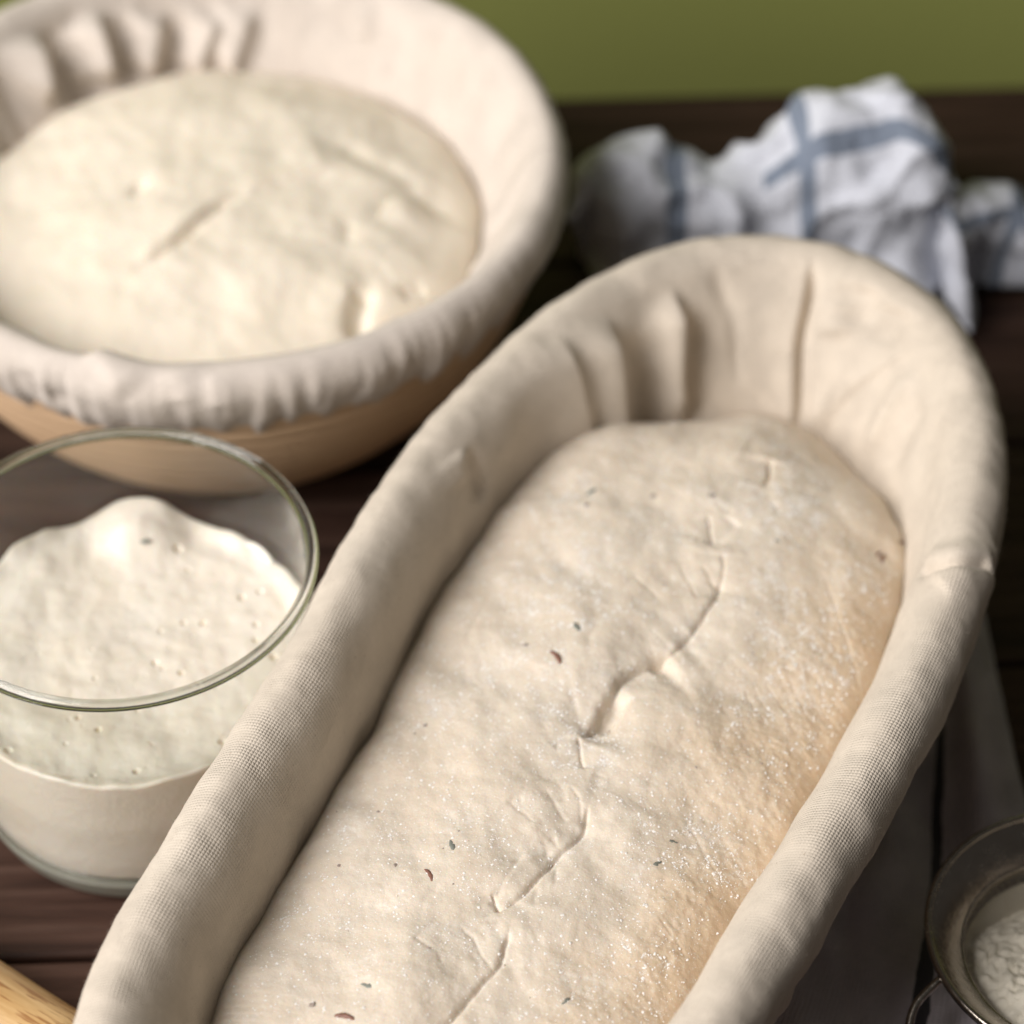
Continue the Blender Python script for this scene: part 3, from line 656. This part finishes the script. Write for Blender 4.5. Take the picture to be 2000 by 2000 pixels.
bprof = [(0.0004, 0.0010), (0.037, 0.0008), (0.0405, 0.0002), (0.0433, 0.003), (0.0452, 0.008), (0.0457, 0.0103), (0.0435, 0.0104), (0.0405, 0.0088), (0.0004, 0.0080)]
v, f = lathe(catmull(bprof, 60), 160, True); obj("base", mesh_from("base", v, f), M["glass_base"], jar)

st = empty("sourdough_starter", tuple(JC + [0, 0, 0.009]), "bubbly cream sourdough starter half filling the glass tumbler", "starter")
NA, NR = 720, 220
ta = np.linspace(0, 2 * np.pi, NA, endpoint=False); rho = np.linspace(0.002, 1, NR)
Rt = jar_r(0.054) - TH * 0.55
Xs = Rt * rho[None] * np.cos(ta)[:, None]; Ys = Rt * rho[None] * np.sin(ta)[:, None]
s3 = np.stack([Xs, Ys, 0 * Xs], -1).reshape(-1, 3)
zt = 0.0528 + 0.0009 * fbm(s3 + 1, 0.02, 3) + 0.0003 * fbm(s3 + 5, 0.006, 2)
zt = zt.reshape(Xs.shape)
blob = at_y(*(px((250, 955))[0]), JC[1] + 0.044)[:2] - JC[:2]
zt += 0.0085 * np.exp(-(((Xs - blob[0]) / 0.012) ** 2 + ((Ys - blob[1]) / 0.012) ** 2) ** 1.2)
zt += 0.003 * np.exp(-((Xs + 0.026) / 0.012) ** 2 - ((Ys - 0.035) / 0.012) ** 2)
zt += np.maximum(0, 0.0016 * fbm(np.stack([Xs, Ys, 0 * Xs + 3], -1).reshape(-1, 3), 0.014, 2).reshape(Xs.shape) + 0.0012) * smooth(0.86, 1, rho)[None]
pit = np.zeros_like(zt)
for k in range(110):
    bx, by = (rng.random(2) - 0.5) * 0.094; rbub = 0.00025 + 0.0008 * rng.random() ** 4
    dd = np.hypot(Xs - bx, Ys - by); pit = np.maximum(pit, rng.random() * np.exp(-(dd / (rbub * 1.1)) ** 4)); zt += -rbub * 1.3 * np.exp(-(dd / rbub) ** 4)
top = np.stack([Xs, Ys, zt], -1)
hs = np.linspace(0, 1, 30)[1:]; side = []
ztop = zt[:, -1]
for h in hs:
    z = ztop * (1 - h) + 0.0092 * h; r = jar_r(z) - TH * 0.55 - 0.004 * np.clip((0.0125 - z) / 0.0035, 0, 1) ** 2
    side.append(np.stack([r * np.cos(ta), r * np.sin(ta), z], -1))
bot = np.stack([np.stack([r * k_ * np.cos(ta), r * k_ * np.sin(ta), 0 * ta + 0.0076], -1) for k_ in (0.97, 0.5, 0.01)], 1)
body = np.concatenate([top, np.stack(side, 1), bot], 1)
sm_ = mesh_from("starter_body", body - np.array([0, 0, 0.009]), grid_faces(NA, body.shape[1], True, False))
pv = np.zeros(body.shape[:2], np.float32); pv[:, :NR] = pit * 0.55; at_ = sm_.attributes.new("dry", 'FLOAT', 'POINT'); at_.data.foreach_set("value", pv.ravel())
obj("starter_body", sm_, M["starter"], st)
# smears left on the glass above the starter
def smear(a0, a1, z1, seed, name="smear"):
    n, k = 60, 14; aa = np.linspace(a0, a1, n); q = (aa - a0) / (a1 - a0)
    hgt = z1 * np.sqrt(np.clip(4 * q * (1 - q), 0, 1)) * np.clip(0.7 + 0.5 * fbm(np.c_[aa * 7, 0 * aa, 0 * aa + seed], 1.0, 1), 0.05, 1.4)
    zz_ = 0.0515 + np.clip(hgt, 0.0003, None)[:, None] * np.linspace(0, 1, k)[None]
    bulge = 0.0009 * np.sin(np.linspace(0, 1, k) * np.pi)[None] ** 0.5 * (0.7 + 0.6 * np.abs(fbm(np.stack([np.cos(aa)[:, None] * 0.05 + 0 * zz_, np.sin(aa)[:, None] * 0.05 + 0 * zz_, zz_], -1).reshape(-1, 3), 0.003, 2).reshape(n, k)))
    r = jar_r(zz_) - TH - bulge
    P = np.stack([r * np.cos(aa)[:, None], r * np.sin(aa)[:, None], zz_ - 0.009], -1); r2 = jar_r(zz_) - TH + 0.0004
    Q = np.stack([r2 * np.cos(aa)[:, None], r2 * np.sin(aa)[:, None], zz_ - 0.009], -1)
    obj(name, mesh_from(name, np.concatenate([P, Q[:, ::-1]], 1), grid_faces(n, 2 * k, False, True)), M["starter"], st)
smear(0.70, 1.00, 0.0060, 3); smear(0.25, 0.60, 0.0040, 8); smear(2.1, 2.45, 0.0055, 12)
e = obj("herb_leaf", leafm, M["herb"], st, (blob[0] + 0.004, blob[1] - 0.009, 0.0488)); e.rotation_euler = (0.6, 0, 0.2); e.scale = (0.6, 0.6, 0.6)

# ------------------------------------------------------------------ rolling pin
pa = at_z(0.0, 1878.0, 0.026); pb = at_z(135.0, 1948.0, 0.026)
ax = (pb - pa); ax[2] = 0; ax /= np.linalg.norm(ax); side_ = np.array([ax[1], -ax[0], 0.0])
tip = pb + ax * 0.016 + side_ * 0.0115; tip[2] = 0.0165
L = 0.34; tt = np.linspace(0, 1, 60)
rp = 0.0165 * np.ones(60); rp = np.where(tt > 0.80, 0.0165 - 0.004 * smooth(0.80, 1.0, tt), rp); rp = np.where(tt < 0.2, 0.0165 - 0.004 * smooth(0.2, 0.0, tt), rp)
rp *= np.sqrt(np.clip(1 - np.clip((tt - 0.965) / 0.035, 0, 1) ** 2.5, 0, 1)) * np.sqrt(np.clip(1 - np.clip((0.035 - tt) / 0.035, 0, 1) ** 2.5, 0, 1)) + 1e-5
path = np.stack([(tt - 1) * L, 0 * tt, 0 * tt], -1); v, f = tube(path, rp, 40)
pin = obj("rolling_pin", mesh_from("rolling_pin", v, f), M["beech"], None, tuple(tip)); pin.rotation_euler = (0, 0, math.atan2(ax[1], ax[0]))
tag(pin, "pale wooden rolling pin lying on the planks, its end against the oval basket", "rolling pin")

# ------------------------------------------------------------------ crumpled towel at the back
ridge = [(1108, 430, .722), (1150, 355, .735), (1205, 305, .742), (1265, 286, .745), (1330, 312, .745), (1390, 338, .742), (1450, 308, .745), (1520, 258, .750), (1600, 210, .753), (1690, 185, .755), (1755, 166, .755), (1792, 215, .752), (1825, 320, .745), (1850, 385, .738), (1905, 395, .742), (1975, 378, .748), (2010, 430, .745), (2030, 520, .735)]
rows = []
for i, (x_, y_, Y_) in enumerate(ridge):
    top_ = at_y(x_, y_, Y_); zt_ = top_[2]
    fb = {0: (1140, 500), 1: (1160, 545)}.get(i)
    front = at_z(*(fb or (x_ + 10, 640 if i < 13 else 600)), 0.003)
    if i in (12, 13): front = at_z(1835 + 60 * (i - 12), 575 + 75 * (i - 12), 0.004)
    if i >= 14: front = at_z(1900 + 35 * (i - 14), 560, 0.003)
    back = np.array([top_[0] + 0.004, Y_ + 0.045 * min(1, zt_ / 0.05), 0.002])
    mid = top_ * 0.62 + front * 0.38 + np.array([0, -0.004, 0.012 * zt_ / 0.06]); low = top_ * 0.28 + front * 0.72 + np.array([0, 0, 0.006 * math.sin(i * 2.1)])
    low[2] = max(low[2], 0.004)
    bk = top_ * 0.55 + back * 0.45 + np.array([0, 0.004, 0.004])
    rows.append([front, low, mid, top_, bk, back])
net = np.array(rows); T1 = catmull(net, 220); T2 = np.swapaxes(catmull(np.swapaxes(T1, 0, 1), 130), 0, 1)
tn = grid_normals(T2, False); tf = T2.reshape(-1, 3)
mid_w = np.sin(np.linspace(0, np.pi, 130))[None] ** 0.5
T2 = T2 + tn * ((0.0045 * fbm(tf, 0.026, 2) - 0.0040 * np.clip(0.3 - np.abs(fbm(tf + 6, 0.03, 1)), 0, 1) / 0.3 + 0.0012 * fbm(tf + 3, 0.009, 2)).reshape(220, 130) * mid_w)[..., None]
T2[..., 2] = np.maximum(T2[..., 2], 0.0015)
uu = np.concatenate([[0], np.cumsum(np.linalg.norm(np.diff(T2[:, 70], axis=0), axis=1))]); vv = np.concatenate([[0], np.cumsum(np.linalg.norm(np.diff(T2[150], axis=0), axis=1))])
Ut, Vt = np.meshgrid(uu, vv, indexing='ij')
def u_at(i): return float(np.interp(i / (len(ridge) - 1) * 219, np.arange(220), uu))
def v_at(j): return float(np.interp(j / 5 * 129, np.arange(130), vv))
M["towel"] = cloth_material("striped_cotton", (0.66, 0.685, 0.76), (0.50, 0.52, 0.58), 0.0011, 0.0003,
    [(0, u_at(3.7), 0.0075, 0, 9), (0, u_at(7.6), 0.0065, 0, 9), (0, u_at(15.2), 0.0075, 0, 9), (1, v_at(2.25), 0.0058, u_at(6.5), 9)], (0.17, 0.21, 0.28))
torg = np.array([0.11, 0.74, 0])
tw = obj("kitchen_towel", mesh_from("kitchen_towel", T2 - torg, grid_faces(220, 130), np.stack([Ut, Vt], -1)), M["towel"], None, tuple(torg))
sm = tw.modifiers.new("thickness", 'SOLIDIFY'); sm.thickness = 0.0009; sm.offset = -1
tag(tw, "crumpled white kitchen towel with blue stripes behind the oval basket", "towel")

# ------------------------------------------------------------------ striped cloth under the sieve
yrow = [1120, 1240, 1400, 1560, 1720, 1880, 2040, 2250]
cols = [[1700, 1640, 1560, 1470, 1380, 1290, 1200, 1080],          # hidden under the basket
        [1850, 1790, 1710, 1630, 1560, 1490, 1420, 1330],
        [1868, 1848, 1838, 1834, 1824, 1806, 1785, 1760],          # dark stripe
        [1880, 1885, 1900, 1915, 1930, 1940, 1950, 1960],
        [1892, 1920, 1952, 1984, 2030, 2080, 2130, 2200],          # far edge
        [1900, 1930, 1962, 1996, 2045, 2100, 2150, 2230]]
hz = [[.002] * 8, [.004, .010, .016, .014, .018, .015, .017, .015], [.003, .003, .004, .004, .005, .006, .006, .006], [.005, .009, .011, .012, .010, .008, .008, .008], [.003, .004, .004, .004, .003, .003, .003, .003], [.0012] * 8]
net = np.array([[at_z(cols[c][r], yrow[r], hz[c][r]) for r in range(8)] for c in range(6)])
c1_ = catmull(net, 160); c2_ = np.swapaxes(catmull(np.swapaxes(c1_, 0, 1), 200), 0, 1); cf = c2_.reshape(-1, 3)
c2_ = c2_ + np.array([0, 0, 1.0]) * (0.0055 * fbm(cf * [1, .45, 0], 0.03, 3)).reshape(160, 200)[..., None]
c2_[..., 2] = np.maximum(c2_[..., 2], 0.0014)
cu = np.concatenate([[0], np.cumsum(np.linalg.norm(np.diff(c2_[:, 110], axis=0), axis=1))]); cv = np.concatenate([[0], np.cumsum(np.linalg.norm(np.diff(c2_[80], axis=0), axis=1))])
Uc, Vc = np.meshgrid(cu, cv, indexing='ij')
us = float(np.interp(2 / 5 * 159, np.arange(160), cu))
M["cloth"] = cloth_material("grey_striped_cotton", (0.64, 0.58, 0.62), (0.36, 0.34, 0.36), 0.0011, 0.0004, [(0, us, 0.0042, -9, 9), (0, us - 0.040, 0.0042, -9, 9)], (0.012, 0.012, 0.016))
corg = np.array([0.11, 0.46, 0])
cl = obj("tea_cloth", mesh_from("tea_cloth", c2_ - corg, grid_faces(160, 200), np.stack([Uc, Vc], -1)), M["cloth"], None, tuple(corg))
sm = cl.modifiers.new("thickness", 'SOLIDIFY'); sm.thickness = 0.0009; sm.offset = -1
tag(cl, "grey cloth with black stripe lying flat under the sieve and oval basket", "cloth")

# ------------------------------------------------------------------ sieve with flour
SC = np.array([0.1420, 0.4440, 0.0]); SR, SZ = 0.0385, 0.036
sv = empty("sieve", tuple(SC), "small metal sieve with fine wire mesh standing on the striped cloth", "sieve")
band = [(SR, SZ), (SR + 0.0012, SZ + 0.0004), (SR + 0.0012, SZ - 0.0010), (SR - 0.0005, SZ - 0.0018), (0.0308, SZ - 0.0075), (0.0300, SZ - 0.0100), (0.0292, SZ - 0.0098), (0.0300, SZ - 0.0070), (SR - 0.0012, SZ - 0.0008)]
v, f = lathe(band, 160, True); obj("rim", mesh_from("rim", v, f), M["steel"], sv)
a = np.linspace(0, 2 * np.pi, 120, endpoint=False)
obj("wire_bead", mesh_from("wire_bead", *tube(np.stack([(SR + 0.0004) * np.cos(a), (SR + 0.0004) * np.sin(a), 0 * a + SZ], -1), 0.0010, 8, True)), M["steel"], sv)
obj("inner_bead", mesh_from("inner_bead", *tube(np.stack([0.0300 * np.cos(a), 0.0300 * np.sin(a), 0 * a + SZ - 0.0078], -1), 0.0008, 8, True)), M["steel"], sv)
BR = 0.0305; bz = SZ - 0.0085
def bowl(x, y): return bz - 0.022 * np.sqrt(np.clip(1 - (x * x + y * y) / BR ** 2, 0, 1)) ** 1.15
wires = []
for s_ in np.arange(-0.029, 0.0291, 0.0011):
    hl_ = math.sqrt(max(1e-8, BR ** 2 - s_ ** 2)); q = np.sin(np.linspace(-np.pi / 2, np.pi / 2, 26)) * hl_
    wv_ = 0.00012 * np.where(np.arange(26) % 2, 1, -1)
    wires.append(tube(np.stack([q, 0 * q + s_, bowl(q, 0 * q + s_) + wv_], -1), 0.00021, 3)); wires.append(tube(np.stack([0 * q + s_, q, bowl(0 * q + s_, q) - wv_], -1), 0.00021, 3))
tag(obj("wire_mesh", mesh_from("wire_mesh", *join(wires)), M["wire"], sv), kind="stuff")
ca, sa = math.cos(3.9), math.sin(3.9)
h0 = np.array([SR * math.cos(3.45), SR * math.sin(3.45), SZ - 0.002]); h3 = np.array([SR * math.cos(4.35), SR * math.sin(4.35), SZ - 0.002])
hp = catmull(np.array([h0, h0 + [-0.007, -0.006, -0.004], h0 + [-0.008, -0.014, -0.008], h0 + [-0.001, -0.021, -0.010], (h0 + h3) / 2 + [-0.0015, -0.012, -0.009], h3 + [-0.002, -0.007, -0.006], h3]), 60)
obj("hook", mesh_from("hook", *tube(hp, 0.0011, 10)), M["steel"], sv)
hd_ = np.array([math.cos(0.5), math.sin(0.5), 0.04]); hn_ = np.array([-hd_[1], hd_[0], 0])
hw = [np.array([0, 0, SZ - 0.001]) + hd_ * d + hn_ * o for d, o in ((0.0385, 0.010), (0.08, 0.008), (0.135, 0.0065), (0.142, 0.0), (0.135, -0.0065), (0.08, -0.008), (0.0385, -0.010))]
obj("handle", mesh_from("handle", *tube(catmull(np.array(hw), 70), 0.0013, 8)), M["steel"], sv)
nr, na = 90, 200; rh = np.linspace(0.01, 1, nr); aa = np.linspace(0, 2 * np.pi, na, endpoint=False)
FX = 0.0290 * rh[None] * np.cos(aa)[:, None]; FY = 0.0290 * rh[None] * np.sin(aa)[:, None]
fl3 = np.stack([FX, FY, 0 * FX], -1).reshape(-1, 3)
fz = SZ - 0.0120 - 0.006 * rh[None] ** 3 - 0.0055 * (FY / 0.03) + (0.0026 * np.abs(fbm(fl3, 0.0075, 3)) + 0.0011 * np.abs(fbm(fl3 + 4, 0.0035, 2)) + 0.0010 * fbm(fl3 + 9, 0.016, 2)).reshape(FX.shape)
lim = bowl(FX, FY) + 0.0006
topf = np.stack([FX, FY, np.maximum(fz, lim)], -1); botf = np.stack([FX, FY, np.minimum(lim, np.maximum(fz, lim))], -1)[:, ::-1]
forg = SC + [0, 0, SZ - 0.03]
flo = obj("flour_heap", mesh_from("flour_heap", np.concatenate([topf, botf], 1) - np.array([0, 0, SZ - 0.03]), grid_faces(na, 2 * nr, True, False)), M["sifted"], None, tuple(forg))
tag(flo, "heap of lumpy white flour filling the small metal sieve", "flour")
